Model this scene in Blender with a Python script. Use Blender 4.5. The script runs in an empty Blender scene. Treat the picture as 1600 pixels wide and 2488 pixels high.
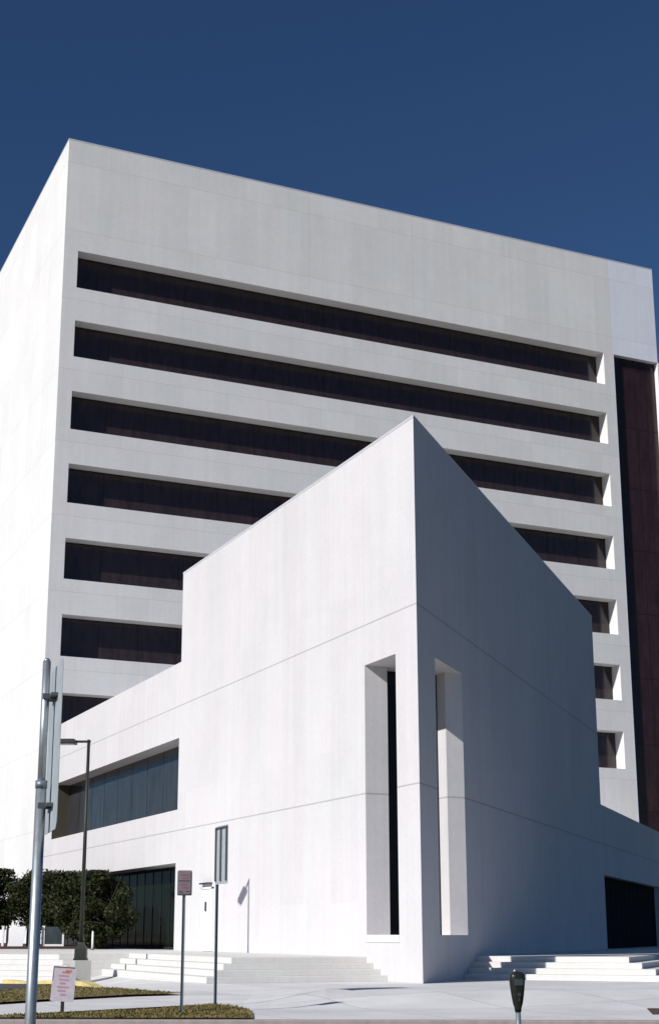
import bpy, bmesh, math, random
from mathutils import Vector, Matrix
random.seed(7)
scn = bpy.context.scene
COL = scn.collection
R_ = math.radians

# ------------------------------------------------------------------ frame of reference
# origin = foot of the wedge's sharp corner, +X along the tower front, +Y away along the bright side
CAM = Vector((-23.398, -43.377, 1.6))
RH = Vector((.9151, -.4032, 0)); FH = Vector((.4032, .9151, 0))
def P(lat, dep, z=0.0):
    v = CAM + RH * lat + FH * dep
    return Vector((v.x, v.y, z))

# ------------------------------------------------------------------ materials
def mat(name):
    m = bpy.data.materials.new(name); m.use_nodes = True
    nt = m.node_tree; b = nt.nodes['Principled BSDF']
    return m, nt, b
def node(nt, t, **kw):
    n = nt.nodes.new(t)
    for k, v in kw.items(): setattr(n, k, v)
    return n
def mth(nt, op, a, b=None, c=None, clamp=False):
    n = nt.nodes.new('ShaderNodeMath'); n.operation = op; n.use_clamp = clamp
    for i, v in enumerate((a, b, c)):
        if v is None: continue
        if isinstance(v, (int, float)): n.inputs[i].default_value = v
        else: nt.links.new(v, n.inputs[i])
    return n.outputs[0]
def noise(nt, vec, scale, detail=3, rough=.55):
    n = nt.nodes.new('ShaderNodeTexNoise'); n.inputs['Scale'].default_value = scale
    n.inputs['Detail'].default_value = detail; n.inputs['Roughness'].default_value = rough
    nt.links.new(vec, n.inputs['Vector']); return n.outputs['Fac']
def ramp(nt, fac, stops):
    n = nt.nodes.new('ShaderNodeValToRGB'); e = n.color_ramp.elements
    while len(e) > 1: e.remove(e[-1])
    e[0].position, e[0].color = stops[0][0], (*stops[0][1], 1)
    for p, c in stops[1:]:
        x = e.new(p); x.color = (*c, 1)
    nt.links.new(fac, n.inputs[0]); return n.outputs[0]
def mulc(nt, col, fac):
    n = nt.nodes.new('ShaderNodeVectorMath'); n.operation = 'SCALE'
    nt.links.new(col, n.inputs[0])
    if isinstance(fac, (int, float)): n.inputs['Scale'].default_value = fac
    else: nt.links.new(fac, n.inputs['Scale'])
    return n.outputs[0]
def position(nt):
    g = nt.nodes.new('ShaderNodeNewGeometry'); return g.outputs['Position']
def mapped(nt, vec, s):
    n = nt.nodes.new('ShaderNodeVectorMath'); n.operation = 'MULTIPLY'
    nt.links.new(vec, n.inputs[0]); n.inputs[1].default_value = s; return n.outputs[0]

def concrete(name, base, zj=(), zmod=None, vj=(), tint=(1, 1, 1), contrast=.10, w=.035, jd=.62, panel=None):
    m, nt, b = mat(name)
    pos = position(nt)
    sep = nt.nodes.new('ShaderNodeSeparateXYZ'); nt.links.new(pos, sep.inputs[0])
    big = noise(nt, pos, .18, 4); mid = noise(nt, pos, 1.1, 5, .6); fine = noise(nt, pos, 26, 3, .7)
    streak = noise(nt, mapped(nt, pos, (1.3, 1.3, .05)), 1.6, 4, .6)
    board = noise(nt, mapped(nt, pos, (5, 5, .02)), 1.6, 2, .6)
    s = mth(nt, 'ADD', mth(nt, 'MULTIPLY', big, .35), mth(nt, 'MULTIPLY', mid, .2))
    s = mth(nt, 'ADD', s, mth(nt, 'MULTIPLY', streak, .3))
    s = mth(nt, 'ADD', s, mth(nt, 'MULTIPLY', fine, .15))
    s = mth(nt, 'ADD', s, mth(nt, 'MULTIPLY', board, .12))
    v = mth(nt, 'MULTIPLY_ADD', mth(nt, 'SUBTRACT', s, .56), contrast * 4, 1.0)
    # tone differences from pour to pour
    cx = nt.nodes.new('ShaderNodeCombineXYZ')
    nt.links.new(mth(nt, 'FLOOR', mth(nt, 'DIVIDE', mth(nt, 'ADD', sep.outputs[0], sep.outputs[1]), 2.45)), cx.inputs[0])
    nt.links.new(mth(nt, 'FLOOR', mth(nt, 'DIVIDE', mth(nt, 'SUBTRACT', sep.outputs[2], 2.75), 5.775)), cx.inputs[2])
    wn = nt.nodes.new('ShaderNodeTexWhiteNoise'); nt.links.new(cx.outputs[0], wn.inputs['Vector'])
    v = mth(nt, 'MULTIPLY', v, mth(nt, 'MULTIPLY_ADD', wn.outputs['Value'], contrast * .42, 1 - contrast * .21))
    grain = noise(nt, pos, 7, 3, .75)
    v = mth(nt, 'MULTIPLY', v, mth(nt, 'MULTIPLY_ADD', grain, contrast * 1.6, 1 - contrast * .8))
    def line(coord, at, ww, depth):
        d = mth(nt, 'ABSOLUTE', mth(nt, 'SUBTRACT', coord, at))
        wob = mth(nt, 'MULTIPLY_ADD', mid, ww * .9, ww * .55)
        inside = mth(nt, 'LESS_THAN', d, wob)
        return mth(nt, 'SUBTRACT', 1.0, mth(nt, 'MULTIPLY', inside, depth))
    j = None
    for z in zj:
        l = line(sep.outputs[2], z, w, jd); j = l if j is None else mth(nt, 'MULTIPLY', j, l)
    if zmod:
        off, step, ww, dp = zmod
        f = mth(nt, 'MODULO', mth(nt, 'ADD', sep.outputs[2], step * 20 - off + step / 2), step)
        l = line(f, step / 2, ww, dp); j = l if j is None else mth(nt, 'MULTIPLY', j, l)
    for ax, at, zmin, ww, dp in vj:
        l = line(sep.outputs[ax], at, ww, dp)
        inv = mth(nt, 'SUBTRACT', 1.0, l)
        inv = mth(nt, 'MULTIPLY', inv, mth(nt, 'GREATER_THAN', sep.outputs[2], zmin))
        l = mth(nt, 'SUBTRACT', 1.0, inv); j = l if j is None else mth(nt, 'MULTIPLY', j, l)
    if j is not None: v = mth(nt, 'MULTIPLY', v, j)
    rgb = nt.nodes.new('ShaderNodeRGB'); rgb.outputs[0].default_value = (base * tint[0], base * tint[1], base * tint[2], 1)
    csrc = rgb.outputs[0]
    mx = nt.nodes.new('ShaderNodeMix'); mx.data_type = 'RGBA'
    hue = noise(nt, mapped(nt, pos, (1, 1, .4)), .5, 3)
    nt.links.new(mth(nt, 'MULTIPLY_ADD', hue, 3.0, -1.0, True), mx.inputs[0])
    mx.inputs[6].default_value = (base * tint[0] * 1.012, base * tint[1] * .992, base * tint[2] * .995, 1)
    mx.inputs[7].default_value = (base * tint[0] * .985, base * tint[1] * 1.005, base * tint[2] * .995, 1)
    csrc = mx.outputs[2]
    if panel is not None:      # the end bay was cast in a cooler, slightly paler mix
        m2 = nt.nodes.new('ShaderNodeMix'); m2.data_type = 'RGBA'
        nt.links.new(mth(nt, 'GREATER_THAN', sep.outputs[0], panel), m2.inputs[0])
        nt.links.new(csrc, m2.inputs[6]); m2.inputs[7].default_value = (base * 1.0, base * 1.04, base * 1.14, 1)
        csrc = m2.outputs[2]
    nt.links.new(mulc(nt, csrc, v), b.inputs['Base Color'])
    b.inputs['Roughness'].default_value = .85
    b.inputs['Specular IOR Level'].default_value = .2
    bm = nt.nodes.new('ShaderNodeBump'); bm.inputs['Strength'].default_value = .35; bm.inputs['Distance'].default_value = .02
    h = mth(nt, 'ADD', fine, mid)
    if j is not None: h = mth(nt, 'ADD', h, mth(nt, 'MULTIPLY', j, 1.5))
    nt.links.new(h, bm.inputs['Height']); nt.links.new(bm.outputs[0], b.inputs['Normal'])
    return m

def plain(name, col, rough=.6, metal=0.0, var=.12, scale=8, spec=.5):
    m, nt, b = mat(name); pos = position(nt)
    n = noise(nt, pos, scale, 4)
    v = mth(nt, 'MULTIPLY_ADD', mth(nt, 'SUBTRACT', n, .5), var * 2, 1.0)
    rgb = nt.nodes.new('ShaderNodeRGB'); rgb.outputs[0].default_value = (*col, 1)
    nt.links.new(mulc(nt, rgb.outputs[0], v), b.inputs['Base Color'])
    b.inputs['Roughness'].default_value = rough; b.inputs['Metallic'].default_value = metal
    b.inputs['Specular IOR Level'].default_value = spec
    return m

WING = concrete('white_wing_concrete', .635, zj=(13.0, 6.65), vj=((1, 4.2, 11.5, .012, .12), (1, 14.2, 0, .012, .07)), tint=(1, .975, .985), contrast=.12, w=.028, jd=.32)
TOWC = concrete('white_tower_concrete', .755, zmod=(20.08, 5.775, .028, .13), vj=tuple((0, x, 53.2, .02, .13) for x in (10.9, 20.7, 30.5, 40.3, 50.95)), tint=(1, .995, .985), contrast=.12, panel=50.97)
COPM = plain('coping_metal', (.62, .62, .64), .5, .1, var=.1, scale=1.5)
COLC = concrete('pale_column_concrete', .78)
PAVE = None
def pavement():
    m, nt, b = mat('pavement_concrete'); pos = position(nt)
    br = nt.nodes.new('ShaderNodeTexBrick')
    br.offset = 0; br.inputs['Scale'].default_value = 1; br.inputs['Brick Width'].default_value = 3.0
    br.inputs['Row Height'].default_value = 3.0; br.inputs['Mortar Size'].default_value = .02
    br.inputs['Color1'].default_value = (.66, .65, .64, 1); br.inputs['Color2'].default_value = (.73, .725, .71, 1)
    br.inputs['Mortar'].default_value = (.46, .46, .45, 1)
    nt.links.new(pos, br.inputs['Vector'])
    n = noise(nt, pos, .5, 5); n2 = noise(nt, pos, 14, 3, .7)
    v = mth(nt, 'MULTIPLY_ADD', mth(nt, 'SUBTRACT', mth(nt, 'ADD', mth(nt, 'MULTIPLY', n, .7), mth(nt, 'MULTIPLY', n2, .3)), .5), .75, 1.0)
    nt.links.new(mulc(nt, br.outputs[0], v), b.inputs['Base Color'])
    b.inputs['Roughness'].default_value = .9; b.inputs['Specular IOR Level'].default_value = .2
    return m
PAVE = pavement()
STEPC = concrete('step_concrete', .66, contrast=.10, tint=(1, .985, .95))
PLINTHC = concrete('plinth_concrete', .46, contrast=.12, tint=(1, 1, .93))
KERBC = plain('kerb_concrete', (.33, .285, .27), .9, var=.3, scale=5)
ASPH = plain('asphalt', (.052, .05, .056), .92, var=.35, scale=30)
ROADM = plain('road_asphalt', (.11, .095, .085), .92, var=.25, scale=12)
YELLOW = plain('worn_yellow_paint', (.62, .50, .20), .8, var=.55, scale=2.5)
MULCH = plain('dark_red_mulch', (.085, .045, .03), .95, var=.6, scale=6)
def grassmat():
    m, nt, b = mat('dry_grass'); pos = position(nt)
    n = noise(nt, pos, 1.6, 5, .7)
    c = ramp(nt, n, [(.3, (.10, .09, .03)), (.47, (.155, .13, .048)), (.6, (.22, .17, .08)), (.75, (.32, .235, .14))])
    nt.links.new(c, b.inputs['Base Color']); b.inputs['Roughness'].default_value = .95
    b.inputs['Specular IOR Level'].default_value = .1
    return m
GRASS = grassmat()
DIMGND = plain('bounce_dimming_ground', (.07, .068, .035), .95, var=.5, scale=1.5, spec=.1)  # dark tone for unseen ground added to cut bounce light
def leafmat(name, c0, c1, c2):
    m, nt, b = mat(name); pos = position(nt)
    n = noise(nt, pos, 1.3, 4, .7); n2 = noise(nt, pos, 9, 2)
    f = mth(nt, 'ADD', mth(nt, 'MULTIPLY', n, .65), mth(nt, 'MULTIPLY', n2, .35))
    c = ramp(nt, f, [(.34, c0), (.5, c1), (.66, c2)])
    nt.links.new(c, b.inputs['Base Color']); b.inputs['Roughness'].default_value = .6
    b.inputs['Specular IOR Level'].default_value = .2
    return m
LEAF = leafmat('dark_foliage', (.009, .016, .004), (.024, .031, .009), (.058, .056, .02))
BARK = plain('bark', (.045, .035, .028), .95, var=.5, scale=6)
def glassmat(name, col, rough=.08, ior=1.45, wav=.0, metal=0):
    m, nt, b = mat(name); pos = position(nt)
    n = noise(nt, pos, .7, 3); n2 = noise(nt, mapped(nt, pos, (1, 1, .25)), 2.2, 3, .6)
    rgb = nt.nodes.new('ShaderNodeRGB'); rgb.outputs[0].default_value = (*col, 1)
    v = mth(nt, 'MULTIPLY_ADD', mth(nt, 'SUBTRACT', n2, .5), 1.5, 1.0)
    nt.links.new(mulc(nt, rgb.outputs[0], v), b.inputs['Base Color'])
    nt.links.new(mth(nt, 'MULTIPLY_ADD', n, .08, rough), b.inputs['Roughness'])
    b.inputs['IOR'].default_value = ior; b.inputs['Metallic'].default_value = metal
    if wav:
        bm = nt.nodes.new('ShaderNodeBump'); bm.inputs['Strength'].default_value = wav; bm.inputs['Distance'].default_value = .05
        nt.links.new(n, bm.inputs['Height']); nt.links.new(bm.outputs[0], b.inputs['Normal'])
    return m
TGLASS = glassmat('tower_glass', (.034, .021, .022), .10, 1.5, .05)
RGLASS = glassmat('recess_glass', (.034, .016, .018), .2, 1.4, .05)
PGLASS = glassmat('ribbon_glass', (.034, .037, .040), .10, 1.38, .08)
LGLASS = glassmat('lobby_glass', (.004, .007, .005), .04, 1.13, .08)
BLACKG = glassmat('black_glass', (.004, .003, .004), .15, 1.35)
FRAME = plain('bronze_frame', (.020, .014, .015), .7, 0, spec=.15)
PFRAME = plain('grey_frame', (.016, .02, .022), .7, 0, spec=.15)
GALV = plain('galvanised_steel', (.42, .46, .48), .42, .75, var=.25, scale=20)
GALVD = plain('weathered_steel', (.20, .24, .27), .5, .6, var=.3, scale=16)
ALU = plain('aluminium_sheet', (.37, .41, .43), .55, 0.0, var=.25, scale=9)
ALUD = plain('dark_grey_channel', (.07, .08, .09), .6, .1)
LAMPG = plain('dark_green_bronze', (.024, .027, .02), .5, .3, var=.3)
BLACKP = plain('black_paint', (.012, .012, .013), .5)
METERG = plain('meter_dark_green', (.022, .026, .02), .38, .35, var=.4, scale=14)
DOORW = plain('white_painted_metal', (.82, .81, .80), .5, var=.03)
HANDLE = plain('dull_dark_metal', (.10, .10, .10), .4, .6)
SIGNBG = plain('faded_sign_face', (.17, .14, .155), .55, var=.25, scale=18)
SIGNRD = plain('faded_red_lettering', (.20, .085, .10), .6, var=.3, scale=30)
SIGNDK = plain('dark_sign_border', (.05, .045, .06), .6, var=.3, scale=20)
POSTER = plain('white_sign_face', (.52, .47, .52), .6, var=.2, scale=10)
POSTRD = plain('faded_magenta_print', (.44, .27, .34), .6, var=.35, scale=16)
POSTOR = plain('orange_red_print', (.55, .24, .18), .6, var=.2, scale=16)
POSTDK = plain('dark_print', (.12, .09, .12), .6)
WHITEP = plain('white_enamel', (.80, .79, .80), .45, var=.05)
VOIDM = plain('painted_passage_shade', (.008, .008, .008), .9, var=.2, spec=.03)  # black that paints the deep shade in the right passage
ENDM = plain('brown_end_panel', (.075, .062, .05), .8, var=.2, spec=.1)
SHELTG = glassmat('shelter_glass', (.045, .06, .065), .12)
ROOFM = plain('roof_gravel', (.4, .38, .36), .95)

# ------------------------------------------------------------------ mesh helpers
class MB:
    def __init__(s): s.bm = bmesh.new()
    def quad(s, a, b, c, d): return s.poly([a, b, c, d])
    def poly(s, pts):
        vs = [s.bm.verts.new(Vector(p)) for p in pts]
        try: return s.bm.faces.new(vs)
        except ValueError: return None
    def box(s, a, b, M=None):
        x0, y0, z0 = a; x1, y1, z1 = b
        c = [Vector(p) for p in ((x0,y0,z0),(x1,y0,z0),(x1,y1,z0),(x0,y1,z0),(x0,y0,z1),(x1,y0,z1),(x1,y1,z1),(x0,y1,z1))]
        if M is not None: c = [M @ p for p in c]
        v = [s.bm.verts.new(p) for p in c]
        for f in ((0,3,2,1),(4,5,6,7),(0,1,5,4),(1,2,6,5),(2,3,7,6),(3,0,4,7)): s.bm.faces.new([v[i] for i in f])
    def prism(s, pts, z0, z1):
        n = len(pts)
        lo = [s.bm.verts.new((p[0], p[1], z0)) for p in pts]; hi = [s.bm.verts.new((p[0], p[1], z1)) for p in pts]
        s.bm.faces.new(lo[::-1]); s.bm.faces.new(hi)
        for i in range(n): s.bm.faces.new([lo[i], lo[(i+1) % n], hi[(i+1) % n], hi[i]])
    def tube(s, p0, p1, r0, r1=None, seg=16, cap=True):
        r1 = r0 if r1 is None else r1
        p0, p1 = Vector(p0), Vector(p1); d = (p1 - p0).normalized()
        a = d.orthogonal().normalized(); b = d.cross(a)
        A, B = [], []
        for i in range(seg):
            t = 2 * math.pi * i / seg; o = a * math.cos(t) + b * math.sin(t)
            A.append(s.bm.verts.new(p0 + o * r0)); B.append(s.bm.verts.new(p1 + o * r1))
        for i in range(seg):
            f = s.bm.faces.new([A[i], A[(i+1) % seg], B[(i+1) % seg], B[i]]); f.smooth = True
        if cap: s.bm.faces.new(A[::-1]); s.bm.faces.new(B)
    def rings(s, rings, smooth=True):
        vs = [[s.bm.verts.new(Vector(p)) for p in r] for r in rings]
        n = len(vs[0])
        for k in range(len(vs) - 1):
            for i in range(n):
                f = s.bm.faces.new([vs[k][i], vs[k][(i+1) % n], vs[k+1][(i+1) % n], vs[k+1][i]]); f.smooth = smooth
        s.bm.faces.new(vs[0][::-1]); s.bm.faces.new(vs[-1])
    def build(s, name, m, parent=None, fix=True, bevel=0):
        if fix: bmesh.ops.recalc_face_normals(s.bm, faces=s.bm.faces[:])
        me = bpy.data.meshes.new(name); s.bm.to_mesh(me); s.bm.free(); me.materials.append(m)
        o = bpy.data.objects.new(name, me); COL.objects.link(o)
        if parent is not None:
            o.parent = parent
            w = Vector((0, 0, 0)); q = parent
            while q is not None: w += q.location; q = q.parent
            o.location = -w
        if bevel:
            md = o.modifiers.new('Bevel', 'BEVEL'); md.width = bevel; md.segments = 2; md.limit_method = 'ANGLE'
        return o
def thing(name, loc, label, cat, group=None):
    o = bpy.data.objects.new(name, None); COL.objects.link(o); o.location = loc; o.empty_display_size = .3
    o['label'] = label; o['category'] = cat
    if group: o['group'] = group
    return o
def struct(o, kind='structure'): o['kind'] = kind; return o

def wall_holes(mb, O, u, L, z0, z1, holes, depth, n, soffit_extra=0):
    """rectangular wall from O along u (length L), heights z0..z1, with holes (u0,u1,za,zb), reveals of depth along n (inward)"""
    O, u, n = Vector(O), Vector(u).normalized(), Vector(n).normalized(); Z = Vector((0, 0, 1))
    us = sorted({0, L, *[h[0] for h in holes], *[h[1] for h in holes]}); zs = sorted({z0, z1, *[h[2] for h in holes], *[h[3] for h in holes]})
    pt = lambda a, z, d=0: O + u * a + Z * z + n * d
    for i in range(len(us) - 1):
        for k in range(len(zs) - 1):
            cu, cz = (us[i] + us[i+1]) / 2, (zs[k] + zs[k+1]) / 2
            if any(h[0] < cu < h[1] and h[2] < cz < h[3] for h in holes): continue
            mb.quad(pt(us[i], zs[k]), pt(us[i+1], zs[k]), pt(us[i+1], zs[k+1]), pt(us[i], zs[k+1]))
    for (a, b, c, d) in holes:
        mb.quad(pt(a, c), pt(a, d), pt(a, d, depth), pt(a, c, depth))
        mb.quad(pt(b, c), pt(b, c, depth), pt(b, d, depth), pt(b, d))
        mb.quad(pt(a, d), pt(b, d), pt(b, d, depth), pt(a, d, depth))
        mb.quad(pt(a, c), pt(a, c, depth), pt(b, c, depth), pt(b, c))

X, Y, Z = Vector((1, 0, 0)), Vector((0, 1, 0)), Vector((0, 0, 1))
DECK = .8
# ================================================================== OFFICE TOWER
TY = 56.1; TH = 62.5; TX = 56.0
tower = thing('office_tower', (28, TY + 28, 0), 'tall pale concrete office tower with seven dark ribbon windows and a blank sunlit side', 'building')
rows = [(53.03, 49.95), (47.22, 44.25), (41.45, 38.4), (35.68, 32.63), (29.91, 26.80), (24.14, 21.05), (18.38, 15.20)]
mb = MB()
wall_holes(mb, (0, TY, 0), X, 51.1, 0, TH, [(1.1, 50.0, b, t) for t, b in rows], 1.25, Y)
mb.quad((51.1, TY, 53.05), (TX, TY, 53.05), (TX, TY, TH), (51.1, TY, TH))
mb.quad((51.1, TY, 53.05), (TX, TY, 53.05), (TX, TY + 1.5, 53.05), (51.1, TY + 1.5, 53.05))      # recess soffit
mb.quad((51.1, TY, 0), (51.1, TY + 1.5, 0), (51.1, TY + 1.5, 53.05), (51.1, TY, 53.05))
mb.quad((0, TY, 0), (0, TY + 56, 0), (0, TY + 56, TH), (0, TY, TH))
mb.quad((TX, TY, 53.05), (TX, TY + 56, 53.05), (TX, TY + 56, TH), (TX, TY, TH))
mb.quad((TX, TY + 1.5, 0), (TX, TY + 56, 0), (TX, TY + 56, 53.05), (TX, TY + 1.5, 53.05))
mb.quad((0, TY + 56, 0), (TX, TY + 56, 0), (TX, TY + 56, TH), (0, TY + 56, TH))
mb.build('wall', TOWC, tower, fix=False)
mb = MB(); mb.box((.02, TY + .02, TH - .5), (TX - .02, TY + 55.98, TH - .02)); mb.build('roof', ROOFM, tower)
def coping(loop, z, name, parent):
    mb = MB(); n = len(loop); o = []
    for i in range(n):
        a, b, c = Vector(loop[i-1]), Vector(loop[i]), Vector(loop[(i+1) % n])
        e1 = (b - a).normalized(); e2 = (c - b).normalized(); n1 = Vector((-e1.y, e1.x)); n2 = Vector((-e2.y, e2.x))
        k = (n1 + n2) / (1 + n1.dot(n2)); o.append((b - k * .014, b + k * .3))
    for i in range(n):
        (a0, a1), (b0, b1) = o[i], o[(i+1) % n]
        mb.quad((*a0, z - .06), (*b0, z - .06), (*b0, z + .03), (*a0, z + .03)); mb.quad((*a1, z + .03), (*a0, z + .03), (*b0, z + .03), (*b1, z + .03))
        mb.quad((*a0, z - .06), (*a1, z - .06), (*b1, z - .06), (*b0, z - .06)); mb.quad((*a1, z - .06), (*b1, z - .06), (*b1, z + .03), (*a1, z + .03))
    return mb.build(name, COPM, parent)
coping([(0, TY), (TX, TY), (TX, TY + 56), (0, TY + 56)], TH, 'coping', tower)
mb = MB(); mb.box((55.98, TY - .0, 0), (57.4, TY + 1.9, 53.048)); mb.build('column', COLC, tower)
for t, b in rows:
    mb = MB(); mb.quad((1.1, TY + 1.22, b), (50, TY + 1.22, b), (50, TY + 1.22, t), (1.1, TY + 1.22, t))
    w = mb.build('window', TGLASS, tower, fix=False)
    mb = MB()
    for i in range(0, 33):
        x = 1.14 + i * 3.054
        if x > 49.95: break
        mb.box((x - .02, TY + 1.209, b + .06), (x + .02, TY + 1.217, t - .06))
    mb.box((1.1, TY + 1.16, b), (50, TY + 1.215, b + .055)); mb.box((1.1, TY + 1.16, t - .055), (50, TY + 1.215, t))
    mb.build('window_frame', FRAME, w)
mb = MB(); mb.quad((51.1, TY + .5, 0), (TX, TY + .5, 0), (TX, TY + .5, 53.05), (51.1, TY + .5, 53.05))
cw = mb.build('curtain_wall', RGLASS, tower, fix=False)
mb = MB()
for x in (52.4, 53.6, 54.8): mb.box((x - .03, TY + .485, .1), (x + .03, TY + .495, 53.0))
for k in range(9): mb.box((51.12, TY + .482, 5.9 + k * 5.775), (55.95, TY + .497, 5.95 + k * 5.775))
mb.build('mullion', FRAME, cw)

# ================================================================== ANGULAR WING (wedge + two low arms)
wing = thing('angular_wing', (12, 18, 0), 'white wedge-shaped wing with a sharp corner, tall slot and two lower arms', 'building')
WH, PL, PR, S = 20.05, 15.3, 8.91, 25.7
s0, s1, SB, ST = 1.66, 4.2, 1.57, 11.46      # slot along the walls and its heights
d0 = 1.5
mb = MB()
def q(a, b, z0, z1): mb.quad((*a, z0), (*b, z0), (*b, z1), (*a, z1))
# bright wall plane x=0: wedge part
for z0, z1 in ((0, SB), (ST, WH)): q((0, 0), (0, S), z0, z1); q((0, 0), (S, S), z0, z1)
q((0, 0), (0, s0), SB, ST); q((0, s1), (0, S), SB, ST)
q((0, 0), (d0, d0), SB, ST); q((4.2, 4.2), (S, S), SB, ST)
q((0, s0), (.25, s0), SB, ST); q((.25, s0), (d0 + .12, s0 + .0), SB, ST); q((d0 + .12, s0), (d0, d0), SB, ST)   # back of the corner pier
q((0, s1), (.95, s1), SB, ST); q((.95, s1), (.95, 4.92), SB, ST); q((3.45, s1), (3.45, 4.92), SB, ST); q((3.45, s1), (4.2, 4.2), SB, ST)
slot = [(0, 0), (4.92, 4.92), (0, 4.92)]
mb.poly([(0, s0, ST), (d0 + .12, s0, ST), (4.2, 4.2, ST), (3.45, 4.92, ST), (.95, 4.92, ST), (0, s1, ST)])
mb.poly([(0, s0, SB), (d0 + .12, s0, SB), (4.2, 4.2, SB), (3.45, 4.92, SB), (.95, 4.92, SB), (0, s1, SB)])
q((0, S), (S, S), PR, WH)
mb.poly([(0, 0, WH), (S, S, WH), (0, S, WH)])
# doorway is a shallow leaf on the wall, see below
W1 = mb.build('wall', WING, wing, fix=False)
coping([(0, 0), (S, S), (0, S)], WH, 'coping', wing)
mb = MB()
# left low arm, x=0 plane with ribbon window and covered passage
wall_holes(mb, (0, S, 0), Y, TY - S, 6.2, PL, [(.06, 26.2, 7.70, 11.35)], 1.12, X)
wall_holes(mb, (0, S, 0), Y, TY - S, 0, 6.2, [(.16, 27.05, DECK - .02, 5.05)], 5.0, X)
mb.poly([(0, S, PL), (0, TY, PL), (12, TY, PL), (12, S, PL)])
q((0, S), (12, S), WH - 5, PL)
q((12, S), (12, TY), 0, PL)
mb.build('arm_wall', WING, wing, fix=False)
# right low arm on the 45 degree plane
D3 = (X + Y).normalized(); N3 = (Y - X).normalized()
mb = MB()
r2 = math.sqrt(2)
wall_holes(mb, (S, S, 0), D3, (TY - S) * r2, 0, PR, [(.02, 23.5, DECK - .02, 4.9)], 5.0, N3)
mb.poly([(S, S, PR), (TY, TY, PR), (12, TY, PR), (12, S, PR)])
mb.build('arm_wall', WING, wing, fix=False)
# ribbon window of the left arm
mb = MB(); mb.quad((1.1, S + .06, 7.7), (1.1, S + 26.2, 7.7), (1.1, S + 26.2, 11.35), (1.1, S + .06, 11.35))
w = mb.build('ribbon_window', PGLASS, wing, fix=False)
mb = MB()
for i in range(1, 9): mb.box((1.09, S + .06 + i * 2.904 - .014, 7.75), (1.097, S + .06 + i * 2.904 + .014, 11.3))
mb.box((1.088, S + .08, 7.703), (1.0985, S + 26.1, 7.745)); mb.build('window_frame', PFRAME, w)
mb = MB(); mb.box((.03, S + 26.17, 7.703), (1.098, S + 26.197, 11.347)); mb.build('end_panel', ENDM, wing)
# dark glass at the back of the slot, and its sill
mb = MB(); mb.quad((.95, 4.9, SB), (3.45, 4.9, SB), (3.45, 4.9, ST), (.95, 4.9, ST)); w = mb.build('slot_window', BLACKG, wing, fix=False)
mb = MB()
for x in (1.0, 2.2, 3.4): mb.box((x - .03, 4.84, SB + .02), (x + .03, 4.895, ST - .02))
mb.build('window_frame', FRAME, w)
mb = MB(); mb.box((-.035, s0 - .02, SB - .25), (0.12, s1 + .02, SB - .003)); mb.build('sill', COLC, wing)
# lobby glazing behind the passage, with mullions
mb = MB(); mb.quad((1.3, S + .2, DECK), (1.3, S + 27, DECK), (1.3, S + 27, 5.04), (1.3, S + .2, 5.04)); w = mb.build('passage_back', LGLASS, wing, fix=False)
mb = MB()
for i in range(0, 19): mb.box((1.275, S + .25 + i * 1.5 - .03, DECK + .02), (1.297, S + .25 + i * 1.5 + .03, 5.03))
mb.box((1.24, S + .25, DECK + .01), (1.295, S + 27, DECK + .12))
mb.build('window_frame', PFRAME, w)
# right passage: shade of its depth painted as a matte black sheet
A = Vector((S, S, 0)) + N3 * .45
mb = MB(); mb.quad(A + Z * DECK, A + D3 * 23.5 + Z * DECK, A + D3 * 23.5 + Z * 4.88, A + Z * 4.88); w = mb.build('passage_back', VOIDM, wing, fix=False)
mb = MB()
for i in range(1, 13):
    c = A + D3 * (i * 1.8) - N3 * .006
    mb.box((-.03, -.004, DECK + .02), (.03, .004, 4.86), Matrix.Translation((c.x, c.y, 0)) @ Matrix.Rotation(R_(45), 4, 'Z'))
mb.build('window_frame', FRAME, w)
# service door on the bright wall
mb = MB(); mb.box((-.05, 20.32, DECK + .02), (-.004, 21.62, 3.62)); dr = mb.build('door', DOORW, wing, bevel=.01)
mb = MB(); mb.box((-.11, 21.05, 2.62), (-.052, 21.2, 3.06)); mb.build('handle', HANDLE, dr, bevel=.02)
mb = MB(); mb.box((-.09, 21.62, DECK + .02), (-.004, 21.70, 3.72)); mb.box((-.09, 20.24, DECK + .02), (-.004, 20.32, 3.72)); mb.box((-.09, 20.24, 3.64), (-.003, 21.70, 3.72))
mb.build('door_frame', DOORW, dr)
mb = MB(); mb.box((-.2, 20.45, 3.86), (-.004, 21.75, 3.93)); mb.build('door_canopy', HANDLE, wing)

# ================================================================== DECK AND STEPS (structure)
def sm(t):
    t = min(1, max(0, t)); return t * t * (3 - 2 * t)
def zslope(x, y):
    f = min(1, max(0, (-6.4 - x) / 1.6)); g = min(1, max(0, (y - 1.5) / 9.5))
    v = Vector((x, y, 0)) - CAM; lat = v.x * RH.x + v.y * RH.y; dep = v.x * FH.x + v.y * FH.y
    hump = .27 * sm((dep - 32.5) / 4) * (1 - sm((dep - 37) / 9.5)) * sm((lat + 1.6) / 2.4) * (1 - sm((lat - 10) / 4))
    return -.26 * f * (g * g * (3 - 2 * g)) + hump
lev = [(.2, 2.60, -6.70, 11.95), (.4, 3.15, -6.20, 12.40), (.6, 3.70, -5.70, 12.85), (.8, 4.25, -5.20, 13.30)]
mb = MB()
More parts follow.
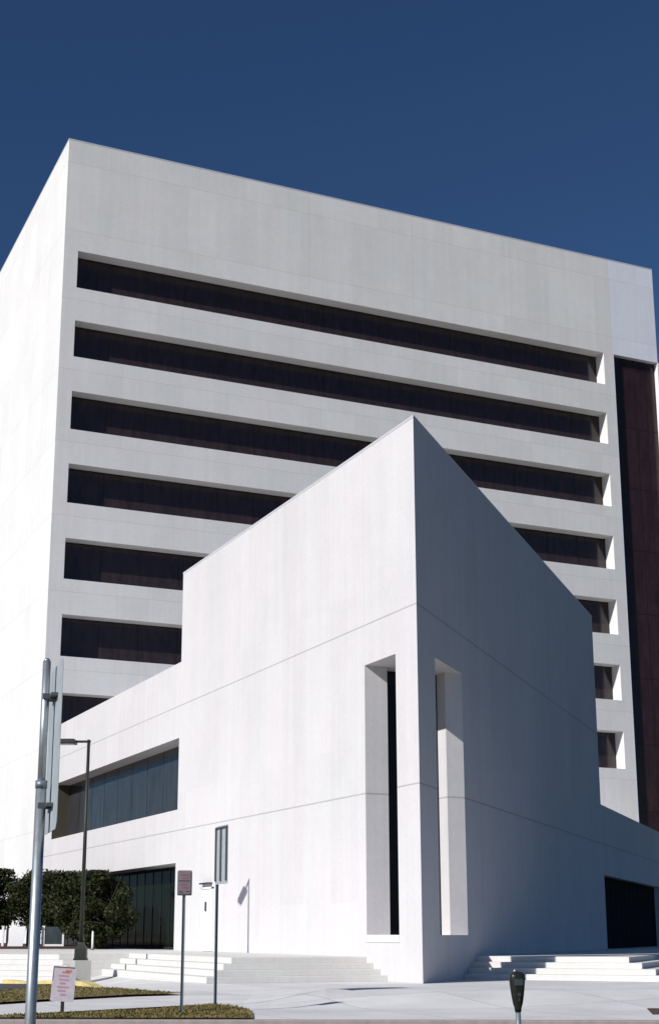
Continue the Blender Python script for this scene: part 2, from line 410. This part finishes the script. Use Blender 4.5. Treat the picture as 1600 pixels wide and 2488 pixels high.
# lowest landing on the far left where the ground falls away
mb.prism([(-8.95, 11.1), (-8.95, 90), (-45, 90), (-45, 47.15)], -.5, .0)
prev = None
for i, (z, yf, xc, yl) in enumerate(lev):
    yb = 15.0 + .4 * i
    pts = [(-.004, yf), (xc, yf), (xc, yb), (-8.95, yb), (-8.95, yl - .45 + .15 * i), (-45, yl + 35.6 + .15 * i), (-45, 120), (-.004, 120)]
    if i == 0:     # around the landing below it
        mb.prism([(-.004, yf), (xc, yf), (xc, yb), (-8.947, yb), (-8.947, 119), (-.004, 119)], -.5, 0.0)
        mb.prism(pts, 0.0, z)
    else: mb.prism(pts, prev, z)
    prev = z
st = mb.build('steps', STEPC, bevel=.012); struct(st)
# right-hand flight, perpendicular to the shaded wall
C3 = (X - Y)   # outwards from the shaded wall (unnormalised, u units)
rl = [(.2, 3.7, 5.2), (.4, 4.1, 4.82), (.6, 4.5, 4.43), (.8, 4.9, 4.05)]
def pr(t, u): return (t + u, t - u)
mb = MB(); e = .003; FAR = 60
for i, (z, t, u) in enumerate(rl):
    if i < 3:
        _, t2, u2 = rl[i + 1]
        mb.prism([pr(t, e), pr(t, u), pr(FAR, u), pr(FAR, u2), pr(t2, u2), pr(t2, e)], -.4, z)
    else:
        mb.prism([pr(t, e), pr(t, u), pr(FAR, u), pr(FAR, e)], -.4, z)
struct(mb.build('steps', STEPC, bevel=.012))
# deck floors inside the passages
mb = MB(); mb.quad((-.003, S + .1, DECK - .012), (5.0, S + .1, DECK - .012), (5.0, TY, DECK - .012), (-.003, TY, DECK - .012))
struct(mb.build('deck', STEPC))

# ================================================================== GROUND, ROAD, KERB
mb = MB()
NX, NY = 124, 136
ds = [28.5 + k * .65 for k in range(NY)]
grid = [[mb.bm.verts.new(Vector((v.x, v.y, zslope(v.x, v.y)))) for v in (P(-58 + i * .65, d) for i in range(NX))] for d in ds]
for a in range(NY - 1):
    for b in range(NX - 1):
        if -58 + b * .65 > .262 * ds[a] + 1.6: continue  # paving stops just out of view to reduce bounce light
        mb.bm.faces.new([grid[a][b], grid[a][b+1], grid[a+1][b+1], grid[a+1][b]])
struct(mb.build('pavement', PAVE, fix=False))
mb = MB(); mb.quad(P(-400, -60, -.135), P(400, -60, -.135), P(400, 28.34, -.135), P(-400, 28.34, -.135)); struct(mb.build('road', ROADM, fix=False))
mb = MB(); mb.quad(P(5, 28.7, -.02), P(130, 28.7, -.02), P(130, 150, -.02), P(5, 150, -.02)); struct(mb.build('ground_patch', DIMGND, fix=False))  # unseen dark sheet, added to cut bounce onto the shaded wedge face
mb = MB(); mb.quad((-3000, -3000, -.62), (3000, -3000, -.62), (3000, 3000, -.62), (-3000, 3000, -.62)); struct(mb.build('ground', GRASS, fix=False))
mb = MB()
a, b_, c, d = P(-98, 28.34), P(98, 28.34), P(98, 28.56), P(-98, 28.56)
mb.prism([a, b_, c, d], -.6, .006); struct(mb.build('kerb', KERBC, bevel=.02))
# asphalt drive left, behind the yellow kerb
mb = MB()
pts = [(-11.9, 14), (-11.9, 2.5), (-12.6, .2), (-14.2, -2.2), (-22, -3), (-34, 2), (-34, 11.4), (-12.2, 11.4)]
pts = [(-11.75, 11.4), (-11.75, 3.2), (-12.6, .6), (-14.3, -1.9), (-24, -3), (-34, 2), (-34, 11.4)]
mb.poly([(x, y, zslope(x, y) + .05) for x, y in pts]); struct(mb.build('drive', ASPH))
# yellow kerb
mb = MB()
ks = [(-11.25, 12.0), (-11.25, 9), (-11.25, 6), (-11.25, 3), (-11.3, .5), (-11.35, -1.4)]
ring = []
for (x, y) in ks:
    z = zslope(x, y); hh = .17 if y > -1 else .02
    ring.append([(x - .2, y, z - .1), (x + .2, y, z - .1), (x + .19, y, z + hh), (x - .16, y, z + hh)])
mb.rings(ring, smooth=False); yk = mb.build('yellow_kerb', YELLOW, bevel=.02)
struct(yk)

def inside(p, poly):
    x, y = p; r = False; n = len(poly)
    for i in range(n):
        x1, y1 = poly[i]; x2, y2 = poly[(i + 1) % n]
        if (y1 > y) != (y2 > y) and x < (x2 - x1) * (y - y1) / (y2 - y1) + x1: r = not r
    return r
def ground_patch(name, poly, nb, zoff=.03):
    mb = MB()
    mb.poly([(x, y, zslope(x, y) + zoff) for x, y in poly])
    xs = [p[0] for p in poly]; ys = [p[1] for p in poly]
    k = 0
    while k < nb:
        x, y = random.uniform(max(min(xs), -26), max(xs)), random.uniform(min(ys), max(ys))
        if not inside((x, y), poly): continue
        k += 1
        z = zslope(x, y) + zoff; a = random.uniform(0, 6.28); h = random.uniform(.015, .055); w = random.uniform(.012, .03)
        dx, dy = math.cos(a) * w, math.sin(a) * w; lx, ly = random.uniform(-.04, .04), random.uniform(-.04, .04)
        mb.poly([(x - dx, y - dy, z), (x + dx, y + dy, z), (x + lx, y + ly, z + h)])
    o = mb.build(name, GRASS, fix=False); o['kind'] = 'stuff'; return o
kl = lambda lat: (P(lat, 28.57).x, P(lat, 28.57).y)
verge = [(-34, -20), (-24, -16.5), (-17.06, -14.05), (-15.24, -13.45), (-13.2, -12.6), (-12.2, -11.75), (-11.6, -11.3), (-11.42, -11.9), (-11.55, -13.2), (-12.0, -14.8), kl(-1.0), kl(-30)]
ground_patch('grass_verge', verge, 9000)
strip = [(-10.35, -5.8), (-10.7, -3.2), (-10.9, -1.5), (-11.6, -.2), (-12.0, 2.6), (-12.9, .2), (-14.6, -2.4), (-20, -3.2), (-26, -8), (-20, -11.5), (-16.05, -9.2), (-13.94, -7.5), (-12.0, -6.2)]
ground_patch('grass_strip', strip, 7000, .055)
mb = MB(); mb.poly([(*p, .012) for p in [(-4.55, -18.3), (-3.4, -16.6), (-2.5, -15.4), (-.6, -15.0), (1.0, -15.8), (.6, -17.6), (-1.8, -18.8)]])
o = mb.build('mulch_bed', MULCH); struct(o)

# planting bed along the back of the left deck
mb = MB(); mb.prism([(-24, 33.5), (-1.5, 33.5), (-.4, 35), (-.4, 78), (-24, 78)], DECK - .05, DECK + .13); struct(mb.build('planting_bed', MULCH, bevel=.03))

# ================================================================== SIGNS, POLES
HV = lambda lat, dep: P(lat, dep)
def frame_at(loc, ang):
    """matrix with local +x at world angle ang (rad, from +X), z up"""
    return Matrix.Translation(loc) @ Matrix.Rotation(ang, 4, 'Z')
AR = math.atan2(RH.y, RH.x)       # angle of the picture's left-right direction
# --- tall near pole with a large sheet sign seen nearly edge-on, from behind
pb = Vector((-21.445, -35.13, -.12))
t = thing('sign_pole', pb, 'thick galvanised pole closest to the camera, its grey sign seen almost edge-on', 'sign pole')
mb = MB(); mb.tube(pb, pb + Z * 2.56, .031, seg=24); mb.build('lower_post', GALV, t)
mb = MB(); mb.tube(pb + Z * 2.50, pb + Z * 3.29, .0235, seg=24); mb.tube(pb + Z * 3.29, pb + Z * 3.31, .0235, .012, seg=24); mb.build('upper_post', GALV, t)
mb = MB(); mb.tube(pb + Z * 2.54, pb + Z * 2.585, .0345, seg=24); mb.build('collar', GALVD, t)
az = R_(-16.4) ; sd = (FH * math.cos(az) + RH * math.sin(az)).normalized()       # direction of the sheet in plan
sn = Vector((sd.y, -sd.x, 0))                                                  # to the right of it
sc = pb + sn * .062 + Z * 2.78 + Vector((0, 0, 0)) 
ang = math.atan2(sd.y, sd.x)
M = frame_at(sc, ang)
mb = MB()
def plate(mb, M, w, h, th, r=.03, seg=4):
    pts = []
    for cx, cz, a0 in ((w/2 - r, h/2 - r, 0), (-w/2 + r, h/2 - r, 90), (-w/2 + r, -h/2 + r, 180), (w/2 - r, -h/2 + r, 270)):
        for k in range(seg + 1):
            a = R_(a0 + 90 * k / seg); pts.append((cx + r * math.cos(a), cz + r * math.sin(a)))
    A = [mb.bm.verts.new(M @ Vector((x, -th/2, z))) for x, z in pts]; B = [mb.bm.verts.new(M @ Vector((x, th/2, z))) for x, z in pts]
    mb.bm.faces.new(A); mb.bm.faces.new(B[::-1]); n = len(pts)
    for i in range(n): mb.bm.faces.new([A[i], B[i], B[(i+1) % n], A[(i+1) % n]])
plate(mb, M, .62, .98, .004, .05); mb.build('sign_plate', ALU, t)
for zz in (.30, -.34):
    mb = MB(); mb.box((-.13, .003, zz - .009), (.13, .04, zz + .009), M); mb.box((-.032, .0, zz - .016), (.032, .08, zz + .016), M); mb.build('bracket', ALUD, t)
# --- shoebox street lamp on its plinth
lb = Vector((-8.0, 13.6, 0)); lb = Vector((-8.28, 12.62, 0))
t = thing('street_lamp', lb, 'dark street lamp on a pale concrete plinth by the left steps', 'street lamp')
mb = MB(); mb.box((lb.x - .36, lb.y - .5, -.5), (lb.x + .30, lb.y + .3, .59)); mb.build('plinth', PLINTHC, t, bevel=.02)
mb = MB(); M = frame_at((lb.x, lb.y - .05, 0), AR); mb.box((-.26, -.26, .59), (.26, .26, .66), M)
mb.rings([[M @ Vector((sx * w, sy * w, z)) for sx, sy in ((-1,-1),(1,-1),(1,1),(-1,1))] for w, z in ((.23, .66), (.22, 1.02), (.12, 1.20), (.10, 1.28))], smooth=False); mb.build('base_cover', LAMPG, t, bevel=.015)
mb = MB(); mb.tube((lb.x, lb.y, 1.2), (lb.x, lb.y, 9.2), .085, .062, seg=16); mb.build('pole', LAMPG, t)
mb = MB(); M = frame_at((lb.x, lb.y, 9.13), AR); mb.box((-.55, -.045, -.05), (.08, .045, .04), M); mb.build('arm', LAMPG, t)
mb = MB()
mb.rings([[M @ Vector((cx + sx * w, sy * w * .62, z)) for sx, sy in ((-1,-1),(1,-1),(1,1),(-1,1))] for cx, w, z in ((-.98, .47, -.11), (-.98, .48, -.06), (-.98, .46, .06), (-.98, .40, .085))], smooth=False); lh = mb.build('lamp_head', LAMPG, t, bevel=.01)
mb = MB(); mb.box((-1.38, -.22, -.118), (-.58, .22, -.112), M); mb.build('lens', plain('lens', (.45, .45, .42), .3), lh)

def post_sign(base, h, lab, cat, post_r=.03, extra=0):
    t = thing('road_sign' if cat != 'yard sign' else 'yard_sign', base, lab, cat)
    mb = MB()
    return t
# --- small regulatory sign seen from the front-left
b1 = Vector((-13.34, -14.22, 0))
t = thing('parking_sign', b1, 'small rounded rectangular sign with faded red lettering on a thin steel post in the grass', 'sign')
mb = MB(); M = frame_at(b1, AR); mb.box((-.032, -.012, -.2), (.032, .0, 2.88), M); mb.box((-.032, -.04, -.2), (-.024, -.012, 2.86), M); mb.box((.024, -.04, -.2), (.032, -.012, 2.86), M); mb.build('post', GALVD, t)
M = frame_at(b1 + Z * 2.64 + RH * .012 - FH * .052, AR)
mb = MB(); plate(mb, M, .31, .52, .006, .035); mb.build('sign_plate', SIGNBG, t)
mb = MB()
for (x0, x1, z0, z1) in ((-.15, .15, -.257, -.222), (.125, .149, -.24, .22), (-.13, .11, .03, .055), (-.12, -.03, -.20, -.17), (.02, .11, -.19, -.165)):
    mb.box((x0, -.0062, z0), (x1, -.0035, z1), M)
mb.build('border', SIGNDK, t)
for z, xa, xb in ((.17, -.09, .10), (.10, -.06, .07), (-.03, -.09, .05), (-.10, -.05, .09)):
    mb = MB(); mb.box((xa, -.0064, z - .02), (xb, -.0036, z + .02), M); mb.build('text_line', SIGNRD, t)
# --- tall double-panel sign seen from behind
b2 = Vector((-11.56, -11.37, 0))
t = thing('street_sign', b2, 'tall narrow blue-grey sign panel seen from behind on a thin post at the grass edge', 'sign')
M = frame_at(b2, AR + .5)
mb = MB(); mb.box((-.03, -.012, -.2), (.03, .0, 4.02), M); mb.box((-.03, -.045, -.2), (-.022, -.012, 4.0), M); mb.box((.022, -.045, -.2), (.03, -.012, 4.0), M); mb.build('post', GALVD, t)
az2 = R_(-21.0); ad = -(FH * math.cos(az2) + RH * math.sin(az2))      # the panel runs from the post toward the viewer
M = frame_at(b2 + ad * .45 + Vector((-.03, 0, 3.385)), math.atan2(ad.y, ad.x))
mb = MB(); plate(mb, M, .92, 1.34, .006, .03); mb.build('sign_plate', ALU, t)
mb = MB()
for x in (-.41, -.03, .40):
    mb = MB(); mb.box((x - .035, -.034, -.60), (x + .035, -.004, .60), M); mb.build('stiffener', ALUD, t)
mb = MB(); mb.box((-.445, -.034, .603), (.435, -.004, .64), M); mb.build('top_rail', ALUD, t)
# --- low yard sign on a black post
b3 = Vector((-15.62, -13.3, 0))
t = thing('yard_sign', b3, 'low white placard with faded pink print on a short black post in the grass', 'sign')
M = frame_at(b3, AR)
mb = MB(); mb.box((-.035, -.02, -.1), (.035, .02, .6), M); mb.build('post', BLACKP, t)
M = frame_at(b3 + Z * .585 - FH * .03 + RH * .01, AR + .12) @ Matrix.Rotation(R_(4), 4, 'Y')
mb = MB(); plate(mb, M, .48, .70, .012, .02); mb.build('sign_plate', POSTER, t)
random.seed(3)
for r_ in range(6):
    z = .16 - r_ * .075; a_ = random.uniform(-.13, -.05); c_ = random.uniform(.03, .13)
    mb = MB(); mb.box((a_, -.0095, z - .02), (c_, -.0062, z + .02), M); mb.build('text_line', POSTRD, t)
mb = MB(); mb.box((-.05, -.0098, .21), (.10, -.0063, .255), M); mb.box((.02, -.0098, .235), (.14, -.0064, .29), M); mb.build('heading', POSTOR, t)
mb = MB(); mb.box((-.22, -.0096, .318), (.20, -.0062, .342), M); mb.box((-.236, -.0096, .05), (-.222, -.0062, .34), M); mb.build('border', POSTDK, t)
# --- parking meter
mbp = P(2.13, 14.85, -.135)
t = thing('parking_meter', mbp, 'dark parking meter with a rounded head on a thin pale steel post', 'parking meter')
mb = MB(); mb.tube(mbp, mbp + Z * 1.02, .028, .026, seg=20); mb.build('post', GALV, t)
M = frame_at(mbp, AR + .15)
prof = [(.98, .030, .030), (1.02, .034, .034), (1.06, .047, .042), (1.12, .058, .05), (1.19, .068, .056), (1.27, .076, .062), (1.315, .078, .064), (1.335, .076, .062), (1.352, .066, .05), (1.366, .040, .030), (1.372, .015, .012)]
rings = []
for z, rx, ry in prof:
    ring = []
    for k in range(28):
        a = 2 * math.pi * k / 28; cx, cy = math.cos(a), math.sin(a)
        ring.append(M @ Vector((rx * math.copysign(abs(cx) ** .7, cx), ry * math.copysign(abs(cy) ** .7, cy), z)))
    rings.append(ring)
mb = MB(); mb.rings(rings); mh = mb.build('meter_head', METERG, t)
mb = MB(); mb.box((-.045, -.068, 1.235), (.045, -.058, 1.30), M); mb.build('display_window', SHELTG, mh, bevel=.004)
mb = MB(); mb.tube(M @ Vector((0, -.052, 1.15)), M @ Vector((0, -.064, 1.15)), .018, seg=16); mb.box((-.006, -.066, 1.085), (.006, -.046, 1.12), M); mb.build('coin_knob', HANDLE, mh)
mb = MB(); mb.tube(M @ Vector((-.02, 0, 1.366)), M @ Vector((-.02, 0, 1.392)), .02, .012, seg=14); mb.build('cap', GALV, mh)

# ================================================================== SHELTER (white frame under the trees)
def LP(px, dep_):   # point at picture column on deck level, used only to read the plan position
    a = (px - 742.1) / 3553.0
    return P(a * dep_, dep_)
t = thing('low_enclosure', LP(130, 79.5), 'low dark enclosure with white posts under the trees, right of the near pole', 'enclosure')
z0 = DECK + .1
M = frame_at(LP(0, 79.5), AR)
for x in (2.34, 3.46):
    mb = MB(); mb.box((x, -.06, z0), (x + (.17 if x < 3 else .1), .06, z0 + 1.1), M); mb.build('post', WHITEP, t, bevel=.01)
mb = MB(); mb.box((2.515, -.04, z0), (3.455, .04, z0 + .13), M); mb.build('rail', WHITEP, t)
mb = MB(); mb.box((2.515, -.02, z0 + .135), (3.455, .02, z0 + 1.05), M); mb.build('infill', SHELTG, t)
t = thing('notice_board', LP(45, 79), 'bright white leaning board under the trees at the far left', 'board')
M = frame_at(LP(0, 79.0), AR)
mb = MB()
A_ = [(.50, z0), (1.32, z0), (1.46, z0 + 1.08), (.66, z0 + 1.02)]
mb.rings([[M @ Vector((x, y, z)) for x, z in A_] for y in (-.05, -.01)], smooth=False); mb.build('board', WHITEP, t)
mb = MB(); mb.box((.40, .02, z0), (.52, .10, z0 + 1.0), M); mb.build('support', BLACKP, t)
t = thing('utility_cabinet', LP(75, 79.2), 'dark grey utility cabinet between the white board and the near pole', 'cabinet')
M = frame_at(LP(0, 79.2), AR)
mb = MB(); mb.box((1.50, -.02, z0), (2.16, .6, z0 + 1.12), M); mb.build('body', SHELTG, t, bevel=.02)
mb = MB(); mb.box((1.46, -.06, z0 + 1.123), (2.20, .64, z0 + 1.17), M); mb.build('lid', FRAME, t, bevel=.01)
mb = MB(); mb.box((1.545, -.035, z0 + .08), (2.11, -.023, z0 + 1.04), M); mb.build('door', PFRAME, t)
t = thing('white_marker_post', LP(10, 79), 'thin white post at the very left edge of the picture under the trees', 'post')
M = frame_at(LP(0, 79.0), AR)
mb = MB(); mb.box((.17, -.05, z0), (.30, .05, z0 + 1.05), M); mb.build('post', WHITEP, t, bevel=.01)
mb = MB(); mb.box((.15, -.07, z0 + 1.052), (.32, .07, z0 + 1.09), M); mb.build('cap', WHITEP, t)
bb = LP(228, 73.5)
t = thing('bollard', bb + Z * DECK, 'thin pale bollard standing before the dark covered passage', 'bollard')
mb = MB(); mb.tube(bb + Z * DECK, bb + Z * 1.66, .05, seg=12); mb.tube(bb + Z * 1.66, bb + Z * 1.72, .05, .03, seg=12); mb.build('post', WHITEP, t)
mb = MB(); mb.tube(bb + Z * (DECK), bb + Z * (DECK + .05), .09, seg=12); mb.build('base_plate', HANDLE, t)

# ================================================================== TREES
def tree(base, top, rx, crown0, nleaf, lab, seed):
    rnd = random.Random(seed)
    t = thing('small_tree', base, lab, 'tree', 'dark trees beside the covered passage')
    zb = base.z; H = top - zb
    mb = MB(); p = Vector(base); r = .11
    spine = [p.copy()]
    for k in range(5):
        p = p + Vector((rnd.uniform(-.08, .08), rnd.uniform(-.08, .08), H * .15)); spine.append(p.copy())
    for k in range(5): mb.tube(spine[k], spine[k+1], r * (1 - k * .15), r * (1 - (k + 1) * .15), seg=9, cap=False)
    tips = []
    for k in range(14):
        s = spine[rnd.randint(2, 5)]; a = rnd.uniform(0, 6.28); l = rnd.uniform(.5, 1.0) * rx
        e = s + Vector((math.cos(a) * l, math.sin(a) * l, rnd.uniform(.1, .9) * H * .4)); e.z = min(e.z, top - .2)
        mb.tube(s, e, .04, .012, seg=6, cap=False); tips.append(e)
    mb.build('trunk', BARK, t)
    cz0 = zb + crown0; cc = Vector((base.x, base.y, (top + cz0) / 2)); hz = (top - cz0) / 2
    clumps = []
    for k in range(46):
        a = rnd.uniform(0, 6.28); v = rnd.uniform(-1, 1); rr = rnd.uniform(.3, .95) * math.sqrt(max(0, 1 - v * v * .85))
        clumps.append((cc + Vector((math.cos(a) * rr * rx, math.sin(a) * rr * rx, v * hz * .86)), rnd.uniform(.22, .42) * rx))
    mb = MB()
    for k in range(nleaf):
        c, cr = rnd.choice(clumps)
        d = Vector((rnd.gauss(0, 1), rnd.gauss(0, 1), rnd.gauss(0, .8))).normalized() * cr * rnd.uniform(.5, 1.05)
        o = c + d
        if o.z > top: o.z = top - rnd.uniform(0, .25)
        s = rnd.uniform(.035, .14)
        n = Vector((rnd.gauss(0, 1), rnd.gauss(0, 1), rnd.gauss(0, 1) + .5)).normalized()
        a = n.orthogonal().normalized(); b = n.cross(a); ph = rnd.uniform(0, 6.28)
        u = a * math.cos(ph) + b * math.sin(ph); w = n.cross(u)
        mb.poly([o - u * s, o + w * s * .5, o + u * s, o - w * s * .5])
    mb.build('crown', LEAF, t, fix=False)
tb = DECK + .1
def TP(px, dep_): v = LP(px, dep_); v.z = tb; return v
tree(TP(-10, 84), 5.25, 1.75, .95, 11000, 'dark leafy tree at the far left, cut by the picture edge', 11)
tree(TP(88, 83), 5.15, 1.75, .95, 14000, 'dark leafy tree right behind the thick near sign pole', 12)
tree(TP(148, 81.5), 5.02, 1.75, .7, 12000, 'dark leafy tree between the near sign pole and the street lamp', 13)
tree(TP(204, 79.0), 4.92, 1.8, .2, 14000, 'dark leafy tree directly behind the street lamp', 14)
tree(TP(256, 77.5), 4.86, 1.6, .1, 13000, 'dark leafy tree just right of the street lamp, before the lobby glass', 15)

# ================================================================== LIGHT, SKY, CAMERA
to_sun = Vector((-1, -.39, .64)).normalized()
el = math.asin(to_sun.z); rot = math.atan2(to_sun.x, to_sun.y)
sl = bpy.data.lights.new('sun', 'SUN'); sl.energy = 5.0; sl.angle = R_(.5); sl.color = (1.0, .965, .93)
so = bpy.data.objects.new('sun', sl); COL.objects.link(so); so.rotation_euler = (-to_sun).to_track_quat('-Z', 'Y').to_euler()
so.location = (0, 0, 80)
w = bpy.data.worlds.new('World'); scn.world = w; w.use_nodes = True
nt = w.node_tree; bg = nt.nodes['Background']; sky = nt.nodes.new('ShaderNodeTexSky'); sky.sky_type = 'NISHITA'
sky.sun_disc = False; sky.sun_elevation = el; sky.sun_rotation = rot
sky.air_density = .95; sky.dust_density = 0.0; sky.ozone_density = 10; sky.altitude = 0
nt.links.new(sky.outputs[0], bg.inputs[0]); bg.inputs[1].default_value = .059
cam = bpy.data.cameras.new('camera'); co = bpy.data.objects.new('camera', cam); COL.objects.link(co)
F = Vector((0.39113174, 0.88787135, 0.2422817)); Rv = Vector((0.91496039, -0.4035399, 0.00173957)); U = Vector((-0.09931485, -0.22099776, 0.97020439))
m3 = Matrix((Rv, U, -F)).transposed(); co.matrix_world = Matrix.Translation(CAM) @ m3.to_4x4()
cam.sensor_fit = 'VERTICAL'; cam.sensor_height = 24; cam.sensor_width = 24 * 658 / 1024; cam.lens = 3453.2 / 2488 * 24
cam.shift_x = (800 - 742.13) / 2488; cam.shift_y = (1406.7 - 1244) / 2488
cam.clip_start = .1; cam.clip_end = 6000
scn.camera = co
scn.render.engine = 'CYCLES'
scn.view_settings.view_transform = 'Standard'; scn.view_settings.look = 'None'; scn.view_settings.gamma = 1
scn.view_settings.exposure = -0.10
